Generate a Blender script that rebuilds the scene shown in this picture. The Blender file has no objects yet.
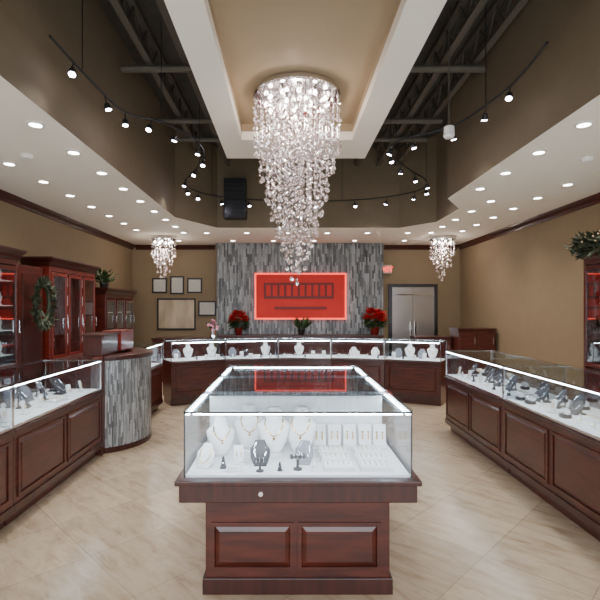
import bpy, bmesh, math, random
from mathutils import Vector, Matrix
random.seed(7)
C = bpy.context.scene.collection
F=460.0

# ---------------------------------------------------------------- materials
def mat(name, col=(.5,.5,.5), rough=.5, metal=0, emis=None, es=0, spec=None, coat=0):
    m=bpy.data.materials.new(name); m.use_nodes=True
    b=m.node_tree.nodes['Principled BSDF']
    b.inputs['Base Color'].default_value=(*col,1); b.inputs['Roughness'].default_value=rough
    b.inputs['Metallic'].default_value=metal
    if coat: b.inputs['Coat Weight'].default_value=coat; b.inputs['Coat Roughness'].default_value=.08
    if emis: b.inputs['Emission Color'].default_value=(*emis,1); b.inputs['Emission Strength'].default_value=es
    return m
def nodes(m): return m.node_tree.nodes, m.node_tree.links, m.node_tree.nodes['Principled BSDF']
def ramp(n, stops):
    r=n.new('ShaderNodeValToRGB'); e=r.color_ramp.elements
    while len(e)<len(stops): e.new(.5)
    for i,(p,c) in enumerate(stops): e[i].position=p; e[i].color=(*c,1)
    return r
def noisy(name,c1,c2,scale=(1,1,1),nscale=4,rough=.5,coat=0,bump=0,detail=5,coord='Object'):
    m=mat(name,c1,rough,coat=coat); n,l,b=nodes(m)
    tc=n.new('ShaderNodeTexCoord'); mp=n.new('ShaderNodeMapping'); mp.inputs['Scale'].default_value=scale
    nz=n.new('ShaderNodeTexNoise'); nz.inputs['Scale'].default_value=nscale; nz.inputs['Detail'].default_value=detail
    r=ramp(n,[(.3,c1),(.7,c2)])
    l.new(tc.outputs[coord],mp.inputs[0]); l.new(mp.outputs[0],nz.inputs['Vector']); l.new(nz.outputs[0],r.inputs[0]); l.new(r.outputs[0],b.inputs['Base Color'])
    if bump:
        bp=n.new('ShaderNodeBump'); bp.inputs['Strength'].default_value=bump; bp.inputs['Distance'].default_value=.02
        l.new(nz.outputs[0],bp.inputs['Height']); l.new(bp.outputs[0],b.inputs['Normal'])
    return m
WOOD=noisy('cherry_wood',(.038,.006,.004),(.098,.018,.010),(1.2,1.2,9),3,.32,.22)
WOODH=noisy('cherry_wood_dark',(.026,.005,.004),(.06,.012,.008),(9,1.2,1.2),3,.3,.22)
WOODR=noisy('red_glow_tinted_wood',(.12,.010,.005),(.20,.020,.010),(1.2,1.2,9),3,.35,.2)  # redder wood, with the red lighting put into its colour
WALL=noisy('wall_paint',(.235,.170,.098),(.248,.18,.105),(1,1,1),6,.75)
CEIL=noisy('ceiling_paint',(.80,.73,.63),(.82,.75,.65),(1,1,1),8,.85)
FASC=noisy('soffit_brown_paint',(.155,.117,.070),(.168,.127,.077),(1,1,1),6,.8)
CLOUD=mat('cloud_cream_paint',(.80,.74,.65),.8)
CLOUDI=mat('cloud_inner_tan_paint',(.33,.24,.145),.8)
ROOF=noisy('dark_roof_deck',(.035,.03,.022),(.055,.046,.036),(1,1,1),5,.8)
STEEL=mat('dark_painted_steel',(.10,.085,.065),.6,.2)
DARKM=mat('dark_track_metal',(.03,.03,.03),.4,.5)
CHROME=mat('chrome',(.75,.75,.77),.12,1)
FRAMEM=mat('dark_bronze_frame',(.10,.10,.11),.25,.9)
WHITE=mat('white_leatherette',(.87,.87,.89),.5)
DECK=noisy('white_deck_fabric',(.84,.85,.88),(.88,.89,.92),(1,1,1),60,.7)
DECKG=noisy('grey_deck_fabric',(.30,.31,.34),(.36,.37,.40),(1,1,1),60,.7)
GREYL=mat('charcoal_leatherette',(.03,.03,.04),.45)
GREYM=mat('grey_leatherette',(.20,.20,.24),.5)
GOLD=mat('gold',(.85,.55,.2),.2,1)
SILVER=mat('silver',(.85,.86,.9),.15,1)
LED=mat('cool_led_strip',(1,1,1),.5,emis=(.80,.92,1),es=55)
LEDI=mat('cool_led_strip_bright',(1,1,1),.5,emis=(.80,.92,1),es=125)
LEDW=mat('white_shelf_light',(1,1,1),.5,emis=(1,.92,.9),es=5)
LENS=mat('downlight_lens',(1,1,1),.5,emis=(1,.97,.9),es=22)
SPOTL=mat('track_spot_lens',(1,1,1),.5,emis=(.82,.80,1),es=50)
BULB=mat('warm_bulb',(1,1,1),.5,emis=(1,.9,.8),es=30)
TRIMW=mat('white_metal_trim',(.75,.72,.68),.4)
BLACK=mat('black_plastic',(.015,.015,.018),.35)
DOORS=mat('brushed_steel_door',(.52,.49,.46),.3,.9)
PAPER=noisy('certificate_paper',(.5,.47,.42),(.62,.6,.55),(1,1,3),14,.6)
GREEN=noisy('green_leaf',(.012,.04,.01),(.04,.10,.025),(1,1,1),9,.5)
GREENG=noisy('grey_green_leaf',(.02,.03,.015),(.06,.075,.035),(1,1,1),9,.6)
REDL=noisy('red_bract',(.38,.006,.005),(.52,.015,.01),(1,1,1),9,.5)
PINK=mat('pink_flower',(.6,.2,.28),.5)
FOIL=mat('red_foil',(.25,.02,.02),.3,.6)
SIGNR=noisy('red_backlit_panel',(.34,.008,.004),(.44,.012,.007),(1,1,1),3,.6)
n_,l_,b_=nodes(SIGNR); b_.inputs['Emission Color'].default_value=(1,.012,.004,1); b_.inputs['Emission Strength'].default_value=.20
SIGNE=mat('red_neon_edge',(1,.2,.15),.5,emis=(1,.05,.025),es=2.6)
SIGND=mat('dark_red_relief',(.14,.008,.006),.5)
EXITR=mat('exit_red',(.8,.03,.02),.5,emis=(1,.03,.02),es=4)
EXITB=mat('exit_white',(.55,.5,.46),.5)

def glass(name,tint=(.95,.98,.98),base=.03,edge=.5):
    m=bpy.data.materials.new(name); m.use_nodes=True; n=m.node_tree.nodes; l=m.node_tree.links
    n.clear(); o=n.new('ShaderNodeOutputMaterial'); t=n.new('ShaderNodeBsdfTransparent'); g=n.new('ShaderNodeBsdfGlossy')
    t.inputs[0].default_value=(*tint,1); g.inputs['Roughness'].default_value=.02; g.inputs[0].default_value=(.9,.95,1,1)
    lw=n.new('ShaderNodeLayerWeight'); lw.inputs[0].default_value=.22
    mr=n.new('ShaderNodeMapRange'); mr.inputs[3].default_value=base; mr.inputs[4].default_value=edge
    mx=n.new('ShaderNodeMixShader'); l.new(lw.outputs['Fresnel'],mr.inputs[0]); l.new(mr.outputs[0],mx.inputs[0])
    l.new(t.outputs[0],mx.inputs[1]); l.new(g.outputs[0],mx.inputs[2]); l.new(mx.outputs[0],o.inputs[0]); return m
GLASS=glass('clear_glass',(.97,.99,1),.02,.4); GLASST=glass('glass_top',(.93,.97,.97),.02,.32)
def crystal():
    m=bpy.data.materials.new('crystal'); m.use_nodes=True; n=m.node_tree.nodes; l=m.node_tree.links
    n.clear(); o=n.new('ShaderNodeOutputMaterial'); t=n.new('ShaderNodeBsdfTransparent'); g=n.new('ShaderNodeBsdfGlossy')
    g.inputs['Roughness'].default_value=.05; g.inputs[0].default_value=(.93,.88,.87,1); t.inputs[0].default_value=(.92,.87,.86,1)
    e=n.new('ShaderNodeEmission'); e.inputs[0].default_value=(1,.91,.90,1)  # sparkles painted onto the beads as noise-masked glow, not lamps
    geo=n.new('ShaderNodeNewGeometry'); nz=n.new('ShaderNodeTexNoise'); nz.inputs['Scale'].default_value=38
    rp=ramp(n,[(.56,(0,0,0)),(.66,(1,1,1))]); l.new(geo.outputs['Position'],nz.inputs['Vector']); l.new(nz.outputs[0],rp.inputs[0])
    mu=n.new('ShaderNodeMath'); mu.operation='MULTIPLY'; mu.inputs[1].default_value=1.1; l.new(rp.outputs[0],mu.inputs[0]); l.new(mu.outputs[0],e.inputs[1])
    mx=n.new('ShaderNodeMixShader'); mx.inputs[0].default_value=.5; l.new(t.outputs[0],mx.inputs[1]); l.new(g.outputs[0],mx.inputs[2])
    ad=n.new('ShaderNodeAddShader'); l.new(mx.outputs[0],ad.inputs[0]); l.new(e.outputs[0],ad.inputs[1]); l.new(ad.outputs[0],o.inputs[0]); return m
CRYS=crystal()
def mosaic(name,bw,rh,lo,hi):
    m=mat(name,(.3,.3,.3),.35); n,l,b=nodes(m)
    tc=n.new('ShaderNodeTexCoord'); sp=n.new('ShaderNodeSeparateXYZ'); cb=n.new('ShaderNodeCombineXYZ')
    l.new(tc.outputs['UV'],sp.inputs[0]); l.new(sp.outputs[1],cb.inputs[0]); l.new(sp.outputs[0],cb.inputs[1])
    br=n.new('ShaderNodeTexBrick'); br.inputs['Scale'].default_value=1; br.inputs['Brick Width'].default_value=bw; br.inputs['Row Height'].default_value=rh
    br.inputs['Mortar Size'].default_value=rh*.05; br.offset=.37; br.offset_frequency=2; br.squash=1.4; br.squash_frequency=3
    br.inputs['Color1'].default_value=(0,0,0,1); br.inputs['Color2'].default_value=(1,1,1,1); br.inputs['Mortar'].default_value=(.2,.2,.2,1)
    l.new(cb.outputs[0],br.inputs['Vector'])
    r=ramp(n,[(0,lo),(.45,tuple((a+c)/2*.8 for a,c in zip(lo,hi))),(1,hi)]); l.new(br.outputs[0],r.inputs[0]); l.new(r.outputs[0],b.inputs['Base Color']); return m
MOSW=mosaic('grey_linear_mosaic',.19,.036,(.03,.033,.035),(.33,.35,.36))
MOSD=mosaic('grey_linear_mosaic_small',.12,.014,(.08,.085,.09),(.44,.46,.47))
def floor_mat():
    m=mat('beige_marble_tile',(.5,.4,.3),.24); n,l,b=nodes(m)
    tc=n.new('ShaderNodeTexCoord'); mp=n.new('ShaderNodeMapping'); mp.inputs['Rotation'].default_value=(0,0,math.radians(45))
    br=n.new('ShaderNodeTexBrick'); br.inputs['Scale'].default_value=1; br.inputs['Brick Width'].default_value=.6; br.inputs['Row Height'].default_value=.6; br.inputs['Mortar Size'].default_value=.004; br.offset=0
    br.inputs['Color1'].default_value=(.42,.42,.42,1); br.inputs['Color2'].default_value=(.57,.57,.57,1); br.inputs['Mortar'].default_value=(.28,.28,.28,1)
    l.new(tc.outputs['Object'],mp.inputs[0]); l.new(mp.outputs[0],br.inputs['Vector'])
    mp2=n.new('ShaderNodeMapping'); mp2.inputs['Scale'].default_value=(1.4,5,1); l.new(mp.outputs[0],mp2.inputs[0])
    nz=n.new('ShaderNodeTexNoise'); nz.inputs['Scale'].default_value=2.4; nz.inputs['Detail'].default_value=10; nz.inputs['Roughness'].default_value=.68; nz.inputs['Distortion'].default_value=.5; l.new(mp2.outputs[0],nz.inputs['Vector'])
    r=ramp(n,[(.3,(.30,.205,.125)),(.45,(.43,.325,.22)),(.58,(.50,.395,.28)),(.72,(.38,.28,.185))]); l.new(nz.outputs[0],r.inputs[0])
    mx=n.new('ShaderNodeMix'); mx.data_type='RGBA'; mx.blend_type='OVERLAY'; mx.inputs[0].default_value=.7
    l.new(r.outputs[0],mx.inputs[6]); l.new(br.outputs[0],mx.inputs[7]); l.new(mx.outputs[2],b.inputs['Base Color']); return m
FLOOR=floor_mat()

# ---------------------------------------------------------------- mesh helpers
class M:
    def __init__(s): s.v=[]; s.f=[]; s.uv=None
    def box(s,x0,x1,y0,y1,z0,z1):
        i=len(s.v); s.v+=[(x0,y0,z0),(x1,y0,z0),(x1,y1,z0),(x0,y1,z0),(x0,y0,z1),(x1,y0,z1),(x1,y1,z1),(x0,y1,z1)]
        s.f+=[(i,i+3,i+2,i+1),(i+4,i+5,i+6,i+7),(i,i+1,i+5,i+4),(i+1,i+2,i+6,i+5),(i+2,i+3,i+7,i+6),(i+3,i,i+4,i+7)]; return s
    def poly(s,pts):
        i=len(s.v); s.v+=list(pts); s.f.append(tuple(range(i,i+len(pts)))); return s
    def rings(s,rs,cap=True):
        i=len(s.v); n=len(rs[0])
        for r in rs: s.v+=list(r)
        for a in range(len(rs)-1):
            for k in range(n):
                k2=(k+1)%n; s.f.append((i+a*n+k,i+a*n+k2,i+(a+1)*n+k2,i+(a+1)*n+k))
        if cap: s.f.append(tuple(i+k for k in reversed(range(n)))); s.f.append(tuple(i+(len(rs)-1)*n+k for k in range(n)))
        return s
    def lathe(s,prof,seg=20,c=(0,0,0)):
        return s.rings([[(c[0]+r*math.cos(2*math.pi*k/seg),c[1]+r*math.sin(2*math.pi*k/seg),c[2]+z) for k in range(seg)] for r,z in prof])
    def tube(s,pts,r,seg=6,closed=False):
        P=[Vector(p) for p in pts]; rs=[]; N=len(P)
        for i,p in enumerate(P):
            a=P[(i-1)%N] if (closed or i>0) else p; b=P[(i+1)%N] if (closed or i<N-1) else p
            d=(b-a).normalized(); up=Vector((0,0,1)) if abs(d.z)<.9 else Vector((1,0,0))
            u=d.cross(up).normalized(); w=d.cross(u).normalized()
            rs.append([tuple(p+r*(u*math.cos(2*math.pi*k/seg)+w*math.sin(2*math.pi*k/seg))) for k in range(seg)])
        if closed: rs.append(rs[0])
        return s.rings(rs,cap=not closed)
    def ball(s,c,r,nz=5,seg=8,sz=1):
        return s.rings([[(c[0]+r*math.sin(math.pi*(a+.02)/(nz+.04))*math.cos(2*math.pi*k/seg),c[1]+r*math.sin(math.pi*(a+.02)/(nz+.04))*math.sin(2*math.pi*k/seg),c[2]-r*sz*math.cos(math.pi*(a+.02)/(nz+.04))) for k in range(seg)] for a in range(nz+1)])
    def bicone(s,c,r,h,seg=5):
        i=len(s.v); a0=random.random()*6
        s.v.append((c[0],c[1],c[2]+h)); s.v.append((c[0],c[1],c[2]-h))
        for k in range(seg): s.v.append((c[0]+r*math.cos(a0+6.283*k/seg),c[1]+r*math.sin(a0+6.283*k/seg),c[2]))
        for k in range(seg): s.f.append((i,i+2+k,i+2+(k+1)%seg)); s.f.append((i+1,i+2+(k+1)%seg,i+2+k))
        return s
    def xf(s,fn): s.v=[fn(*p) for p in s.v]; return s
    def obj(s,name,m,parent=None,bevel=0,smooth=False,label=None,kind=None,loc=None,fix=True):
        me=bpy.data.meshes.new(name); me.from_pydata(s.v,[],s.f); me.update()
        if fix:
            bm=bmesh.new(); bm.from_mesh(me); bmesh.ops.recalc_face_normals(bm,faces=bm.faces); bm.to_mesh(me); bm.free()
        me.materials.append(m)
        o=bpy.data.objects.new(name,me); C.objects.link(o)
        if smooth: 
            for p in me.polygons: p.use_smooth=True
        if parent: o.parent=parent
        if loc: o.location=loc
        if bevel:
            b=o.modifiers.new('bevel','BEVEL'); b.width=bevel; b.segments=2; b.limit_method='ANGLE'
        if label: o['label']=label
        if kind: o['kind']=kind
        return o
def root(name,loc,label,category,group=None,rz=0):
    e=bpy.data.objects.new(name,None); e.empty_display_size=.1; C.objects.link(e); e.location=loc; e.rotation_euler=(0,0,rz)
    e['label']=label; e['category']=category
    if group: e['group']=group
    return e
def top(o,label,category,group=None):
    o['label']=label; o['category']=category
    if group: o['group']=group
    return o
def dup(src,loc,rz=None,sc=None,label=None):
    def cp(o,par):
        n=o.copy(); C.objects.link(n)
        if par: n.parent=par
        for c in list(o.children): cp(c,n)
        return n
    n=cp(src,None); n.location=loc
    if rz is not None: n.rotation_euler=(0,0,rz)
    if sc is not None: n.scale=(sc,sc,sc)
    if label: n['label']=label
    return n
def area(name,loc,rot,sx,sy,power,col,par=None):
    d=bpy.data.lights.new(name,'AREA'); d.shape='RECTANGLE'; d.size=sx; d.size_y=sy; d.energy=power; d.color=col
    o=bpy.data.objects.new(name,d); C.objects.link(o); o.location=loc; o.rotation_euler=rot
    if par: o.parent=par
    return o

# ---------------------------------------------------------------- room shell
XL,XR,YB,YF,ZC,ZR=-3.7,4.14,11.0,-2.2,3.1,4.6
S='structure'
M().box(XL-.1,XR+.1,YF-.1,YB+.1,-.1,0).obj('floor',FLOOR,kind=S)
M().box(XL-.1,XL,YF-.1,YB+.1,0,ZR).obj('wall_left',WALL,kind=S)
M().box(XR,XR+.1,YF-.1,YB+.1,0,ZR).obj('wall_right',WALL,kind=S)
M().box(XL,XR,YB,YB+.1,0,ZR).obj('wall_back',WALL,kind=S)
M().box(XL,XL+1.0,YF-.1,YF,0,ZR).box(XR-1.0,XR,YF-.1,YF,0,ZR).box(XL+1,XR-1,YF-.1,YF,2.8,ZR).box(XL+1,XR-1,YF-.1,YF,0,.2).obj('wall_front',WALL,kind=S)
w=M()
for x in (XL+1,XL+2.9,XR-2.95,XR-1.06): w.box(x,x+.06,YF-.08,YF-.02,.2,2.8)
w.box(XL+1,XR-1,YF-.08,YF-.02,.2,.26).box(XL+1,XR-1,YF-.08,YF-.02,2.74,2.8).obj('window_1',FRAMEM,kind=S)
op=[(-1.85,.9),(-1.85,7.6),(-1.3,8.6),(2.1,8.6),(2.6,8.0),(2.6,6.95),(2.2,6.3),(2.2,.9)]
c=M(); z=ZC
def q(x0,x1,y0,y1): c.poly([(x0,y0,z),(x1,y0,z),(x1,y1,z),(x0,y1,z)])
q(XL,-1.85,YF,YB); q(-1.85,XR,8.6,YB); q(2.6,XR,YF,8.6); q(2.2,2.6,YF,6.3); q(-1.85,2.2,YF,.9)
c.poly([(2.2,6.3,z),(2.6,6.3,z),(2.6,6.95,z)]); c.poly([(2.6,8,z),(2.6,8.6,z),(2.1,8.6,z)]); c.poly([(-1.85,7.6,z),(-1.3,8.6,z),(-1.85,8.6,z)])
c.obj('ceiling',CEIL,kind=S)
f=M()
for i in range(len(op)):
    a,b=op[i],op[(i+1)%len(op)]
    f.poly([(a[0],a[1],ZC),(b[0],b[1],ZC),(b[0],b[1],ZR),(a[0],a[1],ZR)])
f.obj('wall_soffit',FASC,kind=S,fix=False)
M().box(XL,XR,YF,YB,ZR,ZR+.05).obj('ceiling',ROOF,kind=S)
def crown(name,pts): M().rings(pts).obj(name,WOODH,kind=S)
def prof(f_): return [f_(0,0),f_(.085,0),f_(.07,-.03),f_(.03,-.075),f_(.015,-.11),f_(0,-.11)]
crown('trim_1',[prof(lambda a,b:(XL+a,y,ZC+b)) for y in (YF,YB)])
crown('trim_2',[prof(lambda a,b:(XR-a,y,ZC+b)) for y in (YF,YB)])
crown('trim_3',[prof(lambda a,b:(x,YB-a,ZC+b)) for x in (XL+.09,-1.72)])
crown('trim_4',[prof(lambda a,b:(x,YB-a,ZC+b)) for x in (2.32,XR-.09)])
M().box(XL,XL+.015,YF,YB,0,.12).obj('baseboard_left',WOODH,kind=S)
M().box(XR-.015,XR,YF,YB,0,.12).obj('baseboard_right',WOODH,kind=S)
M().box(XL+.02,-1.72,YB-.015,YB,0,.12).obj('baseboard_back',WOODH,kind=S)
fx0,fx1,fy=-1.62,2.22,10.6
o=M().box(fx0,fx1,fy,YB,0,ZC-.002).obj('wall_feature',MOSW,kind=S)
uv=o.data.uv_layers.new(name='UVMap')
for p in o.data.polygons:
    for li in p.loop_indices:
        v=o.data.vertices[o.data.loops[li].vertex_index].co; uv.data[li].uv=(v.x+v.y,v.z)
# central dropped cloud
def ringframe(x0,x1,y0,y1,w0,z0,z1):
    return M().box(x0,x0+w0,y0,y1,z0,z1).box(x1-w0,x1,y0,y1,z0,z1).box(x0+w0,x1-w0,y1-w0*2.6,y1,z0,z1).box(x0+w0,x1-w0,y0,y0+w0,z0,z1)
ringframe(-.8,1.04,2.6,6.15,.26,3.6,3.70).obj('ceiling',CLOUD,kind=S)
ix0,ix1,iy0,iy1=-.54,.78,2.86,5.474
ZI=3.79
M().box(ix0-.05,ix0,iy0-.05,iy1+.05,3.70,ZI).box(ix1,ix1+.05,iy0-.05,iy1+.05,3.70,ZI).box(ix0,ix1,iy1,iy1+.05,3.70,ZI).box(ix0,ix1,iy0-.05,iy0,3.70,ZI).box(ix0-.05,ix1+.05,iy0-.05,iy1+.05,ZI,ZI+.04).obj('ceiling',CLOUDI,kind=S)
r=M()
for x in (-.7,.94):
    for y in (2.9,4.4,5.9): r.tube([(x,y,3.69),(x,y,4.6)],.008)
r.obj('trim_5',STEEL,kind=S)

# roof joists
G='open web steel roof joists'
def joist():
    m=M(); L=7.9; m.box(-.035,.035,0,L,.29,.34).box(-.035,.035,0,L,0,.04)
    n=20
    for i in range(n):
        y0=i*L/n; y1=(i+.5)*L/n; y2=(i+1)*L/n
        m.tube([(0,y0,.3),(0,y1,.03)],.013,4).tube([(0,y1,.03),(0,y2,.3)],.013,4)
    return m
j=joist().obj('roof_joist',STEEL,loc=(-1.5,.95,4.255)); top(j,'dark painted open web steel joist under roof deck','roof joist',G)
for x in (-1.1,1.3,1.7,2.05): dup(j,(x,.95,4.255))
p=top(M().tube([(-1.80,0,0),(2.15,0,0)],.04,8).obj('conduit_pipe',STEEL,loc=(0,7.1,4.2)),'dark steel pipe crossing the open ceiling','pipe','pipes crossing the open ceiling')
for y in (3.4,5.0,6.4): dup(p,(0,y,4.2))
d=root('air_duct',(-.95,8.34,3.24),'dark square air duct outlet on brown soffit face','air duct')
M().box(-.2,.2,0,.25,0,.72).obj('duct_body',BLACK,d,.01)
gm=M()
for i in range(8): gm.box(-.17,.17,-.012,.002,.05+i*.08,.07+i*.08)
gm.obj('grille',BLACK,d)

# ---------------------------------------------------------------- display counters
def panel_mesh(x0,x1,z0,z1,y):
    m=M(); t=.022
    m.box(x0,x1,y-.012,y,z0,z0+t).box(x0,x1,y-.012,y,z1-t,z1).box(x0,x0+t,y-.012,y,z0+t,z1-t).box(x1-t,x1,y-.012,y,z0+t,z1-t)
    a=.05
    i=len(m.v); m.v+=[(x0+t,y,z0+t),(x1-t,y,z0+t),(x1-t,y,z1-t),(x0+t,y,z1-t),(x0+a,y-.01,z0+a),(x1-a,y-.01,z0+a),(x1-a,y-.01,z1-a),(x0+a,y-.01,z1-a)]
    m.f+=[(i,i+1,i+5,i+4),(i+1,i+2,i+6,i+5),(i+2,i+3,i+7,i+6),(i+3,i,i+4,i+7),(i+4,i+5,i+6,i+7),(i,i+3,i+2,i+1)]
    return m
def counter(loc,rz,L,D=.55,n=2,taper=0,label='',group=None,ZT=1.05,ZD=.72):
    R=root('display_counter',loc,label,'display counter',group,rz)
    def X(x,y,z_): return (x+(2*x/L-1)*taper*max(0,y)/D,y,z_)
    M().box(.01,L-.01,.06,D-.03,0,.1).box(.001,L-.001,.0,D,.1,ZD-.045).xf(X).obj('base',WOOD,R,.004)
    M().box(.001,L-.001,-.02,D,ZD-.045,ZD-.012).box(.001,L-.001,-.008,D,ZD-.012,ZD).xf(X).obj('moulding',WOODH,R,.004)
    M().box(.001,L-.001,-.012,0,.1,.16).xf(X).obj('skirting',WOODH,R,.003)
    g=.05; w_=(L-g)/n
    for i in range(n): panel_mesh(g+i*w_,i*w_+w_,.2,ZD-.085,0).xf(X).obj('panel',WOOD,R)
    M().box(.012,L-.012,.012,D-.012,ZD,ZD+.012).xf(X).obj('deck',DECK,R)
    M().box(.012,L-.012,.003,.008,ZD+.004,ZT-.01).xf(X).obj('glass_front',GLASS,R)
    M().box(.012,L-.012,D-.008,D-.003,ZD+.004,ZT-.01).xf(X).obj('glass_back',GLASS,R)
    for x in (.004,L-.009): M().box(x,x+.005,.012,D-.012,ZD+.004,ZT-.01).xf(X).obj('glass_side',GLASS,R)
    M().box(.002,L-.002,-.002,D+.002,ZT-.008,ZT).xf(X).obj('glass_top',GLASST,R)
    fr=M(); t=.010
    for x in (.001,L-.001-t):
        for y in (0,D-t): fr.box(x,x+t,y,y+t,ZD,ZT-.008)
        fr.box(x,x+t,t,D-t,ZT-.018,ZT-.008)
    fr.box(.001+t,L-.001-t,0,.006,ZT-.020,ZT-.008).box(.001+t,L-.001-t,D-t,D,ZT-.02,ZT-.008).box(.001+t,L-.001-t,0,.01,ZD,ZD+.012)
    fr.xf(X).obj('metal_frame',CHROME,R)
    M().box(.03,L-.03,.008,.020,ZT-.029,ZT-.020).xf(X).obj('light_strip',LED,R)
    R['L']=L; R['D']=D; R['ZD']=ZD+.012
    return R
def W(R,x,y,z_=None):
    a=R.rotation_euler[2]; l=R.location; z0=R['ZD'] if z_ is None else z_
    return (l.x+x*math.cos(a)-y*math.sin(a), l.y+x*math.sin(a)+y*math.cos(a), l.z+z0)
GR='run of cherry wood display counters beside the tan wall'
right=[counter((2.08,6.03-1.6*i,0),-math.pi/2,1.598,.6,2,label='cherry wood jewelry counter with lit glass case and panelled base',group=GR) for i in range(3)]
GL='cherry wood display counters beside the reception desk'
left=[counter((-2.0,4.96-1.6*(i+1),0),math.pi/2,1.598,.6,2,label='cherry wood jewelry counter with lit glass top case',group=GL) for i in range(2)]
left2=counter((-1.98,6.5,0),math.pi/2,.8,.55,1,label='short cherry wood jewelry counter behind the curved desk')
GB='curved run of cherry wood counters before the mosaic wall'
p0=Vector((-1.88,7.5)); p1=Vector((2.5,7.42))
ch=(p1-p0).length; sg=.6; Rr=(ch*ch/4+sg*sg)/(2*sg); cc=(p0+p1)/2+Vector((0,sg-Rr)); ha=math.asin(ch/2/Rr)
back=[]; NB=5
for i in range(NB):
    a0=math.pi/2+ha-2*ha*i/NB; a1=math.pi/2+ha-2*ha*(i+1)/NB
    A=cc+Rr*Vector((math.cos(a0),math.sin(a0))); B=cc+Rr*Vector((math.cos(a1),math.sin(a1)))
    d_=B-A; back.append(counter((A.x,A.y,0),math.atan2(d_.y,d_.x),d_.length-.004,.5,1,taper=.5*math.tan(ha/NB)-.004,label='cherry wood jewelry counter segment with lit glass case',group=GB))

# ---------------------------------------------------------------- island case
IX0,IX1,IY0,IY1,IZD,IZT=-.557,.676,2.48,4.45,.683,1.05
I=root('island_showcase',(0,0,0),'large free-standing glass jewelry showcase on cherry wood base','showcase')
M().box(IX0+.1,IX1-.1,IY0+.1,IY1-.1,0,.55).obj('base',WOOD,I,.004)
M().box(IX0+.085,IX1-.085,IY0+.085,IY1-.085,0,.09).obj('skirting',WOODH,I,.003)
M().box(IX0-.02,IX1+.02,IY0-.03,IY1+.03,.56,.655).box(IX0-.04,IX1+.04,IY0-.05,IY1+.05,.655,IZD).box(IX0+.03,IX1-.03,IY0+.03,IY1-.03,.545,.56).obj('plinth_moulding',WOODH,I,.006)
for i in range(2):
    wv=(IX1-IX0-.26)/2; x=IX0+.13+i*wv
    panel_mesh(x,x+wv-.02,.13,.40,IY0+.1).obj('panel',WOOD,I)
M().lathe([(.012,-.004),(.012,.004)],14).xf(lambda x,y,z_:(x-.14,z_+IY0-.034,y+.61)).obj('lock',CHROME,I)
M().box(IX0+.01,IX1-.01,IY0+.01,IY0+.612,IZD,IZD+.012).obj('deck',DECK,I)
M().box(IX0+.01,IX1-.01,IY0+.612,IY1-.01,IZD,IZD+.012).obj('deck',DECKG,I,label='grey rear deck')
for nm,b in (('glass_front',(IX0+.01,IX1-.01,IY0,IY0+.006)),('glass_back',(IX0+.01,IX1-.01,IY1-.006,IY1)),('glass_side',(IX0,IX0+.006,IY0+.01,IY1-.01)),('glass_side',(IX1-.006,IX1,IY0+.01,IY1-.01))):
    M().box(*b,IZD+.002,IZT-.012).obj(nm,GLASS,I)
M().box(IX0-.004,IX1+.004,IY0-.004,IY1+.004,IZT-.01,IZT).obj('glass_top',GLASST,I)
fr=M(); t=.008
for x in (IX0,IX1-t):
    for y in (IY0,IY1-t): fr.box(x,x+t,y,y+t,IZD,IZT-.01)
for y in (IY0,IY1-t): fr.box(IX0,IX1,y,y+.008,IZT-.020,IZT-.01)
for x in (IX0,IX1-t): fr.box(x,x+t,IY0,IY1,IZT-.024,IZT-.01)
for y in (IY0+.60,IY0+1.33): fr.box(IX0,IX1,y,y+.016,IZT-.03,IZT-.01)
fr.obj('metal_frame',FRAMEM,I)
for x in (IX0+.010,IX1-.022): M().box(x,x+.012,IY0+.03,IY1-.03,IZT-.035,IZT-.026).obj('light_strip',LED,I)
M().box(IX0+.05,IX1-.05,IY0+.010,IY0+.020,IZT-.028,IZT-.021).obj('light_strip',LEDI,I)
M().box(IX0+.05,IX1-.05,IY1-.024,IY1-.012,IZT-.030,IZT-.021).obj('light_strip',LED,I)
M().box(IX0+.04,IX1-.04,IY0+.60,IY0+.612,IZD+.012,IZT-.04).obj('divider',DECK,I)
M().box(IX0+.04,IX1-.04,IY0+1.33,IY0+1.342,IZD+.012,IZD+.2).obj('divider',GREYM,I)

# ---------------------------------------------------------------- jewelry displays
def ell(z_,hw,d,y=0,n=16): return [(hw*math.cos(6.2832*k/n),y+d*math.sin(6.2832*k/n),z_) for k in range(n)]
PRO={}
def bust(mm,gold,key,label,h=1.0):
    R=root('necklace_display',(0,0,-5),label,'necklace display','necklace busts in the glass cases')
    M().rings([ell(0,.045,.035),ell(.012,.045,.035)]).obj('foot',mm,R)
    M().rings([ell(z_*h,a,b,y) for z_,a,b,y in ((.012,.03,.02,0),(.03,.05,.026,0),(.08,.07,.032,.004),(.13,.085,.034,.01),(.16,.088,.034,.014),(.178,.07,.03,.02),(.19,.045,.027,.024),(.215,.036,.025,.028),(.245,.036,.025,.03),(.25,.03,.02,.03))]).obj('bust',mm,R,smooth=True)
    pts=[]
    for k in range(17):
        t_=-1+2*k/16; x=.05*math.sin(t_*math.pi/2)*(1 if abs(t_)<.99 else .9); zz=.105+.085*abs(t_)**1.5
        hwid=.07+(zz-.08)*.2 if zz<.165 else .088-(zz-.165)*1.8
        yy=-.036*math.sqrt(max(0,1-(x/max(.05,hwid))**2))+.008 if abs(t_)<.95 else 0
        pts.append((x,yy,zz*h))
    n_=M().tube(pts,.003,5); n_.ball((pts[8][0],pts[8][1]-.002,pts[8][2]-.012),.008)
    n_.obj('necklace',gold,R); return R
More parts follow.
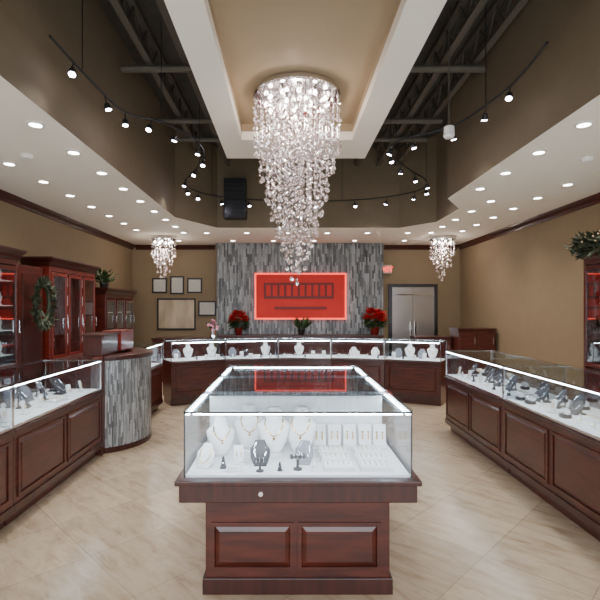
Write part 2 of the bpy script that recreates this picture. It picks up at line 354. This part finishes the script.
def slope(mm,gold,key,label):
    R=root('necklace_display',(0,0,-5),label,'necklace display','sloping necklace boards in the glass cases')
    m=M(); m.rings([[(x,y-.03,z_) for x,y,z_ in ((-.05*s,.09*u,.012+.15*u),(-.065*s,.09*u+.004,.012+.15*u*1.0),(.065*s,.09*u+.004,.012+.15*u),(.05*s,.09*u-.004,.01+.15*u))] for u,s in ((0,.8),(.3,1.1),(.6,1.15),(.8,.75),(1,.55))]).obj('board',mm,R,.002)
    M().box(-.045,.045,-.04,.06,0,.012).box(-.006,.006,.05,.058,.012,.14).obj('stand',mm,R)
    M().tube([(.042*math.sin(6.28*k/18),.028+.045*math.cos(6.28*k/18)-.012,.098+.06*math.cos(6.28*k/18)) for k in range(18)],.003,5,True).obj('necklace',gold,R); return R
def tbar(mm,gold,key,label):
    R=root('bracelet_stand',(0,0,-5),label,'bracelet stand','bracelet stands in the glass cases')
    M().lathe([(.035,0),(.035,.01),(.012,.016),(.009,.09)],14).obj('post',mm,R)
    M().tube([(-.06,0,.105),(.06,0,.105)],.019,12).obj('bar',mm,R,smooth=False)
    for x in (-.035,-.005,.03): M().tube([(x,.023*math.cos(6.28*k/14),.105+.023*math.sin(6.28*k/14)) for k in range(14)],.003,5,True).obj('bracelet',gold,R)
    return R
def tray(mm,gold,key,label):
    R=root('ring_tray',(0,0,-5),label,'ring tray','ring trays in the glass cases')
    M().box(-.09,.09,-.06,.06,0,.008).box(-.09,.09,-.06,-.054,.008,.022).box(-.09,.09,.054,.06,.008,.022).box(-.09,-.084,-.054,.054,.008,.022).box(.084,.09,-.054,.054,.008,.022).obj('tray',mm,R)
    m=M()
    for y in (-.036,-.012,.012,.036): m.tube([(-.08,y,.016),(.08,y,.016)],.012,8)
    m.obj('ring_pad',mm,R)
    for y in (-.024,0,.024):
        for x in (-.06,-.03,0,.03,.06): M().tube([(x,y+.009*math.cos(6.28*k/9),.024+.009*math.sin(6.28*k/9)) for k in range(9)],.0018,4,True).obj('ring',gold,R)
    return R
def cone(mm,gold,key,label):
    R=root('ring_cone',(0,0,-5),label,'ring stand','ring cones in the glass cases')
    M().lathe([(.022,0),(.022,.006),(.016,.012),(.006,.068),(.002,.072)],12).obj('cone',mm,R,smooth=False)
    M().tube([(.012*math.cos(6.28*k/10),.012*math.sin(6.28*k/10),.034) for k in range(10)],.0025,4,True).obj('ring',gold,R); return R
def riser(mm,gold,key,label):
    R=root('earring_stand',(0,0,-5),label,'earring stand','earring stands in the glass cases')
    M().box(-.035,.035,-.03,.03,0,.01).obj('foot',mm,R,.002)
    M().box(-.032,.032,0,.008,0,.1).xf(lambda x,y,z_:(x,y+z_*.25,z_+.01)).obj('back_board',mm,R,.002)
    for x in (-.014,.014): M().ball((x,.011-.004,.075),.005).box(x-.003,x+.003,.0,.004,.04,.068).obj('earring',gold,R)
    return R
def cube_stand(mm,gold,key,label):
    R=root('watch_cushion',(0,0,-5),label,'watch cushion','watch cushions in the glass cases')
    M().box(-.035,.035,-.035,.035,0,.03).obj('block',mm,R,.006)
    M().tube([(-.03,0,.052),(.03,0,.052)],.024,12).obj('cushion',WHITE,R,smooth=False)
    M().tube([(0,.027*math.cos(6.28*k/14),.052+.027*math.sin(6.28*k/14)) for k in range(14)],.004,5,True).obj('watch',gold,R); return R
MK={'bust':bust,'slope':slope,'tbar':tbar,'tray':tray,'cone':cone,'riser':riser,'cube':cube_stand}
NM={'bust':'necklace bust holding a necklace in glass case','slope':'sloping necklace board in glass case','tbar':'T-bar stand with three bracelets in glass case','tray':'ring tray with rows of rings','cone':'small ring cone with one ring in glass case','riser':'upright earring stand with a pair of earrings','cube':'block with watch cushion in glass case'}
CM={'white':WHITE,'grey':GREYM,'black':GREYL}
def item(kind,col,pos,rz=0,sc=1,gold=None):
    gold=gold or (SILVER if col!='white' else GOLD)
    k=(kind,col,gold.name)
    if k not in PRO:
        R=MK[kind](CM[col],gold,k,('charcoal' if col=='black' else col)+' '+NM[kind])
        PRO[k]=R; R.location=pos; R.rotation_euler=(0,0,rz); R.scale=(sc,)*3; return R
    return dup(PRO[k],pos,rz,sc)
def fill(R,xs,rows,jit=.15,sc=1):
    rz=R.rotation_euler[2]
    for x in xs:
        for (y,ks) in rows:
            kind,col=random.choice(ks)
            item(kind,col,W(R,x+random.uniform(-.015,.015),y),rz+random.uniform(-jit,jit),sc)
def lin(a,b,n): return [a+(b-a)*i/(n-1) for i in range(n)]
frontk2=[('cone','white'),('cone','black'),('riser','white'),('cube','black')]
backk=[('slope','black'),('slope','black'),('slope','black'),('tray','white'),('tbar','white'),('slope','grey')]
for i,R in enumerate(right):
    if i<2:
        fill(R,lin(.10,1.48,9),[(.12,frontk2)],.2)
        fill(R,lin(.17,1.42,6),[(.28,backk)],.2)
        fill(R,lin(.17,1.42,5),[(.46,[('riser','white'),('tbar','white'),('slope','black'),('cube','black')])],.2)
fill(left[0],lin(.14,1.46,6),[(.14,[('cone','black'),('tray','white'),('riser','white')]),(.42,[('slope','grey'),('bust','grey'),('slope','black')])],.2)
fill(left[0],lin(.3,1.3,4),[(.28,[('slope','black'),('riser','black')])],.2)
fill(left[1],lin(.9,1.46,3),[(.14,[('tray','white')]),(.42,[('slope','grey')])],.2)
fill(left2,[.15,.38,.62],[(.2,[('slope','grey'),('tray','white')])])
for R in back:
    fill(R,lin(.12,R['L']-.12,5),[(.12,[('cone','white'),('riser','white'),('cube','white'),('cone','black')])])
    fill(R,lin(.16,R['L']-.16,4),[(.32,[('slope','white'),('slope','grey'),('bust','white'),('tbar','black'),('tray','white')])])
zi=IZD+.012
for k,cl,x,y,rz,sc in (('bust','white',-.40,2.80,.3,1.0),('bust','white',-.24,2.94,.1,1.12),('bust','white',-.08,2.84,0,1.15),('bust','white',.085,2.86,-.1,1.15),
   ('slope','white',-.47,2.62,-.3,.75),('slope','black',-.155,2.66,.1,.8),('tbar','black',-.15,2.55,.15,.62),('cone','black',-.36,2.60,0,.95),('riser','white',-.28,2.68,.2,.9),('tray','white',-.29,2.56,0,.55),
   ('slope','grey',.10,2.68,-.2,.75),('tbar','black',.06,2.58,.2,.7),('cone','black',-.04,2.56,0,.7),('cone','white',.15,2.56,0,.8),
   ('tray','white',.29,2.60,0,1.0),('tray','white',.50,2.60,0,1.0),('tray','white',.29,2.74,0,1.0),('tray','white',.50,2.74,0,1.0),('tray','white',.29,2.88,0,1.0),('tray','white',.50,2.88,0,1.0),
   ('riser','white',.21,2.98,0,1.3),('riser','white',.31,2.99,0,1.3),('riser','white',.41,2.99,0,1.3),('riser','white',.51,2.99,0,1.3),('riser','white',.60,2.98,-.1,1.3)):
    item(k,cl,(x,y,zi),rz,sc)
for y in (3.25,3.47,3.68):
    for x in lin(-.45,.56,6):
        kk=random.choice([('tray','white'),('slope','grey'),('riser','white'),('cube','black')]); item(kk[0],kk[1],(x,y,zi),random.uniform(-.2,.2),.8)
for y in (3.98,4.25):
    for x in lin(-.45,.56,6):
        kk=random.choice([('slope','white'),('tbar','black'),('riser','white'),('cone','white')]); item(kk[0],kk[1],(x,y,zi),math.pi+random.uniform(-.2,.2),.9)

# ---------------------------------------------------------------- reception desk
D=root('reception_desk',(-2.3,5.6,0),'reception desk with bowed grey mosaic front and cherry wood top','reception desk')
def arc(r,a0,a1,n): return [(r*math.cos(math.radians(a0+(a1-a0)*i/n)),r*math.sin(math.radians(a0+(a1-a0)*i/n))) for i in range(n+1)]
def arcwall(r0,r1,a0,a1,z0,z1,n=20):
    o_=arc(r1,a0,a1,n); i_=arc(r0,a0,a1,n); m=M()
    pts=o_+i_[::-1]; k=len(pts)
    m.v=[(x,y,z0) for x,y in pts]+[(x,y,z1) for x,y in pts]
    for a in range(n):
        m.f.append((a,a+1,k+a+1,k+a)); b=k-1-a; m.f.append((b,b-1,k+b-1,k+b)); m.f.append((k+a,k+a+1,k+b-1,k+b)); m.f.append((a+1,a,b,b-1))
    m.f.append((0,k-1,2*k-1,k)); m.f.append((n,n+1,k+n+1,k+n)); return m
o=arcwall(.5,.62,-62,62,.06,1.02).obj('mosaic_front',MOSD,D)
uv=o.data.uv_layers.new(name='UVMap')
for p in o.data.polygons:
    for li in p.loop_indices:
        v=o.data.vertices[o.data.loops[li].vertex_index].co; uv.data[li].uv=(math.atan2(v.y,v.x)*.62+5,v.z+1)
arcwall(.49,.625,-62,62,0,.06).obj('skirting',WOODH,D)
arcwall(.4,.65,-62,62,1.02,1.07).obj('desk_top',WOODH,D,.006)
M().box(.20,.30,-.62,-.545,0,1.07).box(.20,.30,.545,.62,0,1.07).obj('end_post',WOOD,D,.004)
M().box(-.3,.0,-.6,.5,0,.98).box(.0,.2,-.55,.55,.1,1.06).obj('desk_body',WOOD,D,.004)
M().box(.06,.27,-.55,-.08,1.07,1.29).box(.04,.29,-.57,-.06,1.29,1.315).obj('raised_shelf',WOODH,D,.004)
M().box(.02,.26,.06,.5,1.07,1.32).obj('raised_box',WOODR,D,.005)
M().box(-.36,.0,-.6,.54,.98,1.02).obj('worktop',WOODH,D)

# ---------------------------------------------------------------- wall cabinets
def W2(R,x,y,z_):
    a=R.rotation_euler[2]; l=R.location
    return (l.x+x*math.cos(a)-y*math.sin(a), l.y+x*math.sin(a)+y*math.cos(a), l.z+z_)
def wallcab(name,loc,rz,Wd,H,n,label,zl=.85,Dp=.38,backm=WOODR,shelves=4,lights=True,cat='display cabinet'):
    R=root(name,loc,label,cat,None,rz)
    M().box(0,Wd,0,Dp,0,zl).obj('lower_cabinet',WOOD,R,.004)
    b=M().box(0,.04,0,Dp,zl,H).box(Wd-.04,Wd,0,Dp,zl,H).box(.04,Wd-.04,0,Dp,H-.08,H).box(.04,Wd-.04,Dp-.02,Dp,zl,H-.08)
    w_=Wd/n
    for i in range(1,n): b.box(i*w_-.02,i*w_+.02,.01,Dp-.02,zl,H-.08)
    b.obj('upper_case',backm,R,.003)
    M().rings([[(-a,-a,z_),(Wd+a,-a,z_),(Wd+a,Dp,z_),(-a,Dp,z_)] for a,z_ in ((0,H-.02),(.02,H+.01),(.03,H+.04),(.07,H+.09),(.07,H+.11))]).obj('crown',WOODH,R)
    for i in range(n):
        x0=i*w_+.03; x1=(i+1)*w_-.03
        dd=M(); t=.045; z0,z1=zl+.03,H-.1
        dd.box(x0,x0+t,-.02,0,z0,z1).box(x1-t,x1,-.02,0,z0,z1).box(x0+t,x1-t,-.02,0,z0,z0+t).box(x0+t,x1-t,-.02,0,z1-t,z1)
        door=dd.obj('door',backm,R,.003)
        M().box(x0+t,x1-t,-.012,-.008,z0+t,z1-t).obj('glass_pane',GLASST,door)
        M().tube([(x1-.02,-.045,1.3),(x1-.02,-.045,1.45)],.006).obj('handle',CHROME,door)
        M().box(x0+.0,x1,-.018,0,.12,zl-.05).obj('lower_door',WOOD,R,.006)
        if lights: M().box((x0+x1)/2-.012,(x0+x1)/2+.012,Dp-.04,Dp-.022,zl+.05,H-.12).obj('light_strip',LEDW,R)
        for s in range(shelves):
            zz=zl+(H-zl-.1)*(s+.6)/(shelves+.2)
            M().box(i*w_+.04,(i+1)*w_-.04,.04,Dp-.045,zz,zz+.01).obj('shelf',GLASST if lights else WHITE,R)
            for k in range(2):
                xx=x0+.06+(x1-x0-.12)*k
                p_=W2(R,xx,.18,zz+.01)
                key=('fig','w')
                if key not in PRO:
                    f_=M().lathe([(.03,0),(.035,.01),(.018,.03),(.03,.07),(.034,.1),(.015,.14),(.02,.16)],10).obj('figurine_vase',WHITE,smooth=True)
                    top(f_,'small white vase on a cabinet shelf','vase','white vases on the cabinet shelves'); PRO[key]=f_; f_.location=p_
                else: dup(PRO[key],p_)
    return R
wallcab('wall_cabinet',(XL+.40,4.3,0),math.pi/2,1.35,2.2,2,'dark cherry wall cabinet with glass doors against tan wall',backm=WOOD,lights=False)
wallcab('wall_cabinet',(XL+.40,6.4,0),math.pi/2,1.5,2.2,3,'cherry wall cabinet with red glow tinted into its wood and vertical white lights')
wallcab('wall_cabinet',(XL+.40,8.35,0),math.pi/2,1.5,1.86,3,'lower cherry wall cabinet with trailing plant on top',backm=WOOD,lights=False,shelves=2)
wallcab('wall_cabinet',(XR-.40,5.8,0),-math.pi/2,1.5,2.22,2,'cherry wall shelving with white lit shelves under greenery',backm=WOOD)
pn=root('wall_panel',(XL+.01,5.74,0),'plain cherry wood panel joining two wall cabinets','wall panel')
M().box(0,.34,0,.57,0,2.15).obj('panel_body',WOOD,pn,.004); M().box(.34,.35,.08,.49,.9,2.05).obj('raised_field',WOODH,pn,.004)
def cred(loc,Wd,Dp,H,label,rz=0):
    R=root('credenza',loc,label,'cabinet',None,rz)
    M().box(0,Wd,0,Dp,0,H-.04).obj('body',WOOD,R,.004)
    M().box(-.02,Wd+.02,-.02,Dp,H-.04,H).obj('worktop',WOODH,R,.005)
    n=max(2,int(Wd/.55)); w_=Wd/n
    for i in range(n):
        dr=M().box(i*w_+.02,(i+1)*w_-.02,-.018,0,.1,H-.08).obj('door',WOOD,R,.005)
        M().box((i+1)*w_-.06,(i+1)*w_-.05,-.04,-.018,H-.3,H-.18).obj('handle',CHROME,dr)
    return R
cred((-1.5,10.08,0),3.6,.5,1.0,'long low cherry cabinet against the mosaic wall')
cred((3.36,9.0,0),.72,.5,1.2,'cherry side cabinet standing in the room corner')
cred((2.62,9.3,0),.70,.45,1.02,'low cherry cabinet before the steel doors')
cred((-2.9,9.9,0),1.2,.5,.95,'low cherry cabinet under the framed picture')

# ---------------------------------------------------------------- sign, exit, doors, pictures
s=root('wall_sign',(.31,fy-.06,1.37),'red backlit sign panel with raised relief on mosaic wall','sign')
sw=1.02; sh=1.0
M().box(-sw,sw,0,.05,0,sh).obj('sign_panel',SIGNR,s,.01)
M().box(-sw-.03,sw+.03,-.005,.04,sh,sh+.03).box(-sw-.03,sw+.03,-.005,.04,-.03,0).box(-sw-.03,-sw,-.005,.04,0,sh).box(sw,sw+.03,-.005,.04,0,sh).obj('neon_edge',SIGNE,s)
m=M()
for i in range(11):
    x=-.84+i*.155; m.box(x,x+.05,-.02,0,.50,.76)
m.box(-.84,.76,-.012,0,.44,.50).box(-.84,.76,-.012,0,.76,.81).box(-.6,.6,-.02,0,.2,.26)
m.obj('relief',SIGND,s)
E=root('exit_sign',(2.34,10.92,2.42),'small illuminated red exit sign on tan wall','exit sign')
M().box(-.15,.15,0,.07,0,.2).obj('sign_box',EXITB,E,.005)
cu=bpy.data.curves.new('exit_text','FONT'); cu.body='EXIT'; cu.size=.17; cu.align_x='CENTER'; cu.extrude=.004
to=bpy.data.objects.new('exit_letters',cu); C.objects.link(to); bpy.context.view_layer.update()
me=bpy.data.meshes.new_from_object(to); bpy.data.objects.remove(to)
lo=bpy.data.objects.new('exit_letters',me); C.objects.link(lo); me.materials.clear(); me.materials.append(EXITR); lo.parent=E; lo.location=(0,-.006,.04); lo.rotation_euler=(math.pi/2,0,0)
dr=M().box(2.42,2.50,10.93,11,0,2.1).box(3.5,3.58,10.93,11,0,2.1).box(2.42,3.58,10.93,11,2.1,2.17).obj('door_1',FRAMEM,kind=S)
for x0,x1 in ((2.5,2.997),(3.003,3.5)):
    dp=M().box(x0,x1,10.96,11,0,2.1).obj('door_leaf',DOORS,dr,.003)
M().box(2.5,3.5,10.94,10.96,1.9,1.93).obj('push_rail',CHROME,dr)
for x0 in (2.93,3.04): M().box(x0,x0+.03,10.93,10.96,.9,1.3).obj('handle',CHROME,dr)
def frame(x,z_,w_,h_,label,fm=BLACK,pm=PAPER,cat='framed certificate',grp='framed certificates on the tan wall'):
    R=root('picture_frame',(x,YB-.03,z_),label,cat,grp)
    t=.035
    M().box(0,w_,0,.03,0,t).box(0,w_,0,.03,h_-t,h_).box(0,t,0,.03,t,h_-t).box(w_-t,w_,0,.03,t,h_-t).obj('frame',fm,R,.004)
    M().box(t,w_-t,.015,.028,t,h_-t).obj('print',pm,R); return R
for x,z_,w_,h_ in ((-3.22,1.957,.358,.358),(-2.79,1.93,.334,.43),(-2.385,1.957,.358,.358),(-2.12,1.41,.43,.358)):
    frame(x,z_,w_,h_,'dark framed certificate hanging on the tan wall')
frame(-3.1,1.08,.92,.75,'wide dark framed picture hanging above the low cabinet',BLACK,noisy('sepia_print',(.35,.25,.15),(.66,.55,.40),(1,1,.3),4,.5),'framed picture',None)

# ---------------------------------------------------------------- plants
def leaves(n,fn,L,Wl):
    m=M()
    for _ in range(n):
        p,d=fn(); d=Vector(d).normalized(); s_=d.cross(Vector((random.random()-.5,random.random()-.5,1))).normalized(); u=d.cross(s_)
        l_2=L*random.uniform(.7,1.2); w2=Wl*random.uniform(.8,1.2); P=Vector(p)
        m.poly([tuple(P),tuple(P+d*l_2*.45+s_*w2+u*.01),tuple(P+d*l_2),tuple(P+d*l_2*.45-s_*w2+u*.01)])
    return m
def poinsettia(loc,label,sc=1):
    R=root('poinsettia',loc,label,'potted plant','red poinsettias on the low cabinet')
    M().lathe([(.07,0),(.1,.15),(.11,.16),(.09,.16)],16).obj('pot',FOIL,R)
    def g():
        a=random.uniform(0,6.28); h=random.uniform(0,1); r=.12+.10*math.sin(h*2.5); return ((r*.5*math.cos(a),r*.5*math.sin(a),.16+h*.18),(math.cos(a),math.sin(a),random.uniform(-.5,.5)))
    def rr():
        a=random.uniform(0,6.28); h=random.uniform(0,1); return ((.12*math.cos(a)*(1.2-h),.12*math.sin(a)*(1.2-h),.28+h*.22),(math.cos(a),math.sin(a),random.uniform(-.2,.7)))
    M().tube([(0,0,.1),(0,0,.35)],.012).tube([(0,0,.2),(.08,.03,.38)],.008).tube([(0,0,.2),(-.08,-.03,.38)],.008).obj('stem',GREEN,R)
    leaves(90,g,.16,.045).obj('leaf_mass',GREEN,R,kind='stuff',fix=False); leaves(150,rr,.15,.045).obj('bract_mass',REDL,R,kind='stuff',fix=False)
    return R
P1=poinsettia((-1.08,10.26,1.0),'red poinsettia in red foil pot on low cabinet')
P2=poinsettia((1.95,10.22,1.0),'large red poinsettia in red foil pot on low cabinet'); P2.scale=(1.12,)*3
pf=root('potted_plant',(.32,10.3,1.0),'small green foliage plant in dark pot on low cabinet','potted plant')
M().lathe([(.06,0),(.09,.12),(.09,.13)],14).obj('pot',BLACK,pf)
def gg():
    a=random.uniform(0,6.28); return ((.04*math.cos(a),.04*math.sin(a),.12),(math.cos(a)*.6,math.sin(a)*.6,random.uniform(.4,1.5)))
leaves(50,gg,.3,.03).obj('leaf_mass',GREEN,pf,kind='stuff',fix=False)
fl=root('flower_arrangement',(0,0,0),'pink flower arrangement in clear vase on counter','flower arrangement')
M().lathe([(.04,0),(.05,.08),(.035,.15),(.045,.17)],14).obj('vase',CHROME,fl)
m=M()
for _ in range(26):
    a=random.uniform(0,6.28); rr_=random.uniform(0,.13); m.ball((rr_*math.cos(a),rr_*math.sin(a),.3-.6*rr_+random.uniform(-.05,.05)),.026,4,6)
m.obj('blossoms',PINK,fl,kind='stuff')
leaves(30,lambda:((0,0,.15),(random.uniform(-1,1),random.uniform(-1,1),1)),.2,.02).obj('leaf_mass',GREEN,fl,kind='stuff',fix=False)
fl.location=W2(back[0],.78,.3,1.05)
wr=root('wreath',(-3.19,6.0,1.66),'grey-green leaf wreath hanging on panel between wall cabinets','wreath')
M().tube([(0,.17*math.cos(6.28*k/20),.24*math.sin(6.28*k/20)) for k in range(20)],.03,6,True).obj('ring',GREENG,wr)
M().tube([(-.14,0,.24),(0,0,.24)],.008).obj('hook',CHROME,wr)
def wf():
    a=random.uniform(0,6.28); return ((random.uniform(-.02,.05),.17*math.cos(a),.25*math.sin(a)),(random.uniform(-.1,.6),math.cos(a)*.7+random.uniform(-.8,.8),math.sin(a)+random.uniform(-.8,.8)))
leaves(320,wf,.12,.022).obj('leaf_mass',GREENG,wr,kind='stuff',fix=False)
tp=root('trailing_plant',(-3.48,8.75,1.97),'trailing green plant on top of the wall cabinet','potted plant')
M().lathe([(.07,0),(.09,.12),(.09,.13)],12).obj('pot',BLACK,tp)
leaves(110,lambda:((random.uniform(-.1,.1),random.uniform(-.2,.2),random.uniform(.1,.3)),(random.uniform(-1,1),random.uniform(-1,1),random.uniform(-.3,1))),.14,.03).obj('leaf_mass',GREEN,tp,kind='stuff',fix=False)
ga=root('greenery_garland',(3.74,5.2,2.36),'bushy green garland draped over top of wall shelving','garland')
M().tube([(0,-.6,.03),(0,.6,.03)],.03).obj('garland_core',GREEN,ga)
leaves(560,lambda:((random.uniform(-.14,.1),random.uniform(-.62,.66),random.uniform(-.06,.10)),(random.uniform(-1,.3),random.uniform(-1,1),random.uniform(-.9,.6))),.15,.03).obj('leaf_mass',GREENG,ga,kind='stuff',fix=False)
BERR=mat('pale_berries',(.40,.27,.18),.4)
m=M()
for _ in range(26): m.ball((random.uniform(-.2,.0),random.uniform(-.6,.6),random.uniform(-.02,.12)),.013,4,6)
m.obj('berries',BERR,ga,kind='stuff')

# ---------------------------------------------------------------- chandeliers
def chandelier(loc,R0,label,nb,pw,prof_,bead,sp):
    R=root('crystal_chandelier',loc,label,'chandelier')
    M().lathe([(R0*.3,.02),(R0*1.0,.015),(R0*1.03,0),(R0*1.03,-.035),(R0*.98,-.045),(R0*.2,-.045)],40).obj('canopy',CHROME,R)
    for k in range(nb):
        rr_,a=(R0*.72,6.283*k/(nb*.66)) if k<nb*.66 else (R0*.32,6.283*k/(nb*.34))
        x,y=rr_*math.cos(a),rr_*math.sin(a)
        M().lathe([(.018,-.045),(.018,-.075),(.012,-.08)],8,(x,y,0)).obj('lamp_holder',CHROME,R)
        M().ball((x,y,-.1),.022,6,8).obj('bulb',BULB,R)
    m=M(); th=M()
    for (r_,zend) in prof_:
        n=max(1,int(6.283*r_/sp))
        for k in range(n):
            a=6.283*k/n+r_*20; x,y=r_*math.cos(a),r_*math.sin(a); z_=-.08-random.uniform(0,.06); ze=zend+random.uniform(-.08,.06)
            th.tube([(x,y,-.04),(x,y,ze)],.0012,3)
            while z_>ze:
                b=bead*random.uniform(.55,1.15); m.bicone((x+random.uniform(-.012,.012),y+random.uniform(-.012,.012),z_),b,b*1.15); z_-=b*2.3+random.uniform(.004,.05)
            m.ball((x,y,ze-.01),bead*1.35,4,7)
    th.obj('strand_wires',SILVER,R,kind='stuff'); m.obj('crystal_strands',CRYS,R,kind='stuff',fix=False)
    d=bpy.data.lights.new('chandelier_glow','POINT'); d.energy=pw; d.color=(1,.88,.78); d.shadow_soft_size=.06
    o=bpy.data.objects.new('chandelier_glow',d); C.objects.link(o); o.parent=R; o.location=(0,0,-.3)
    return R
cz=ZI-.02
pr=[(.43,3.22),(.37,2.98),(.31,2.76),(.255,2.55),(.2,2.4),(.15,2.22),(.10,2.08),(.05,1.95),(.0,1.88)]
chandelier((.10,4.68,cz),.43,'large tiered crystal strand chandelier tapering to a point',18,38,[(r_,z_-cz) for r_,z_ in pr],.0185,.088)
for x,lb in ((-2.6,'small crystal strand chandelier hanging above the low cabinet'),(3.27,'small crystal strand chandelier hanging near the side cabinet')):
    chandelier((x,9.7,3.08),.25,lb,8,16,[(.24,-.35),(.18,-.5),(.12,-.65),(.06,-.78),(0,-.85)],.02,.11)

# ---------------------------------------------------------------- track lighting
ZT=3.55
ctrl=[(-1.7,3.3),(-1.68,3.93),(-1.61,4.58),(-1.25,4.9),(-1.02,5.6),(-1.25,6.4),(-1.6,7.2),(-1.4,7.85),(-.7,8.25),(.35,8.38),(1.4,8.25),(2.15,7.7),(2.15,7.1),(1.74,6.5),(1.28,5.75),(1.35,5.3),(1.77,4.95),(1.93,4.3),(1.96,3.87),(1.9,3.3)]
def cr(P,t_):
    i=int(t_); u=t_-i; n=len(P); p=[P[max(0,min(n-1,i+k))] for k in (-1,0,1,2)]
    return tuple(.5*(2*p[1][j]+(-p[0][j]+p[2][j])*u+(2*p[0][j]-5*p[1][j]+4*p[2][j]-p[3][j])*u*u+(-p[0][j]+3*p[1][j]-3*p[2][j]+p[3][j])*u**3) for j in (0,1))
T=root('track_light_rail',(0,0,0),'curving dark monorail light track hung below open ceiling','light track')
pts=[(*cr(ctrl,i*.2),ZT) for i in range(int((len(ctrl)-1)/.2))]
M().tube(pts,.012,6).obj('rail',DARKM,T)
for i in (4,14,24,36,48,60,72,84): M().tube([pts[i],(pts[i][0],pts[i][1],ZR)],.005,5).obj('suspension_rod',DARKM,T)
def spot(pos,aim):
    k='spot'
    if k not in PRO:
        R=root('track_spotlight',pos,'small dark track spotlight hung from curved rail','spotlight','track spotlights on the curved rail')
        M().tube([(0,0,0),(0,0,-.07)],.006).obj('stem',DARKM,R)
        M().lathe([(.012,-.07),(.026,-.085),(.034,-.13),(.03,-.132)],12).obj('head',DARKM,R)
        M().lathe([(.026,-.134),(.026,-.14)],12).obj('lens',SPOTL,R)
        d=bpy.data.lights.new('spot_beam','SPOT'); d.energy=13; d.spot_size=1.7; d.spot_blend=.8; d.color=(1,.95,.92); d.shadow_soft_size=.03
        o=bpy.data.objects.new('spot_beam',d); C.objects.link(o); o.parent=R; o.location=(0,0,-.15)
        PRO[k]=R
    else: R=dup(PRO[k],pos)
    R.rotation_euler=aim
for i in (3,7,10,13,16,19,22,25,28,31,34,37,40,43,46,49,52,55,58,61,64,67,70,73,76,80,84,88):
    spot(pts[i],(random.uniform(-.4,.4),random.uniform(-.4,.4),0))
sp=root('hanging_speaker',(1.62,4.6,3.3),'white hanging cylinder speaker below the open ceiling','speaker')
M().lathe([(.03,.12),(.05,.11),(.055,.02),(.04,0)],16).obj('speaker_body',TRIMW,sp); M().tube([(0,0,.11),(0,0,1.3)],.006).obj('cable',STEEL,sp)

# ---------------------------------------------------------------- recessed downlights
def down(x,y,pw=True):
    k='down'+str(pw)
    if k not in PRO:
        R=root('recessed_downlight',(x,y,ZC),'round recessed downlight with white trim in ceiling','downlight','recessed ceiling downlights')
        M().lathe([(.072,0),(.072,-.008),(.05,-.012),(.05,-.004)],20).obj('trim_ring',TRIMW,R)
        M().lathe([(.048,-.004),(.048,-.010)],16).obj('lens',LENS,R)
        if pw:
            d=bpy.data.lights.new('downlight_beam','SPOT'); d.energy=60; d.spot_size=2.2; d.spot_blend=1; d.color=(1,.94,.87); d.shadow_soft_size=.06
            o=bpy.data.objects.new('downlight_beam',d); C.objects.link(o); o.parent=R; o.location=(0,0,-.03)
        PRO[k]=R
    else: dup(PRO[k],(x,y,ZC))
for i in range(-2,9): down(-2.05,3.75+.67*i,i%2==0)
for i in range(-2,8): down(-2.88,4.1+.67*i,i%2==1)
for i in range(-2,9): down(2.42 if 3.75+.67*i<6.2 else 2.85,3.75+.67*i,i%2==0)
for i in range(-2,8): down(3.4,4.9+.67*i-.67,i%2==1)
for x in (-1.6,-.8,0,.8,1.6,2.4): down(x,9.15,True)
for x in (-2.4,-1.2,-.3,.6,1.5,2.6,3.5): down(x,10.2,False)
sd=M().lathe([(.06,0),(.06,-.02),(.045,-.04),(.0001,-.04)],16).obj('smoke_detector',TRIMW,loc=(-2.55,4.5,ZC),smooth=False); top(sd,'small round white smoke detector on ceiling','smoke detector','ceiling smoke detectors'); dup(sd,(3.0,4.6,ZC))
cam_=root('security_camera',(XL+.16,5.05,2.86),'small black security camera on tan wall under crown','security camera')
M().tube([(-.16,0,0),(0,0,0)],.012).obj('bracket',BLACK,cam_); M().tube([(-.04,-.07,-.02),(.06,.07,-.04)],.035,10).obj('camera_body',BLACK,cam_)

# ---------------------------------------------------------------- light & camera
area('daylight',(.2,YF+.05,1.6),(math.radians(90),0,0),5.6,2.4,270,(.92,.95,1))
wd=bpy.data.worlds.new('world'); bpy.context.scene.world=wd; wd.use_nodes=True
wd.node_tree.nodes['Background'].inputs[0].default_value=(.75,.85,1,1); wd.node_tree.nodes['Background'].inputs[1].default_value=.8
cd=bpy.data.cameras.new('camera'); co=bpy.data.objects.new('camera',cd); C.objects.link(co)
co.location=(0,0,1.6); co.rotation_euler=(math.radians(90),0,0)
cd.sensor_width=36; cd.lens=F/600*36; cd.shift_x=13/600; cd.shift_y=8/600; cd.clip_start=.05
bpy.context.scene.camera=co
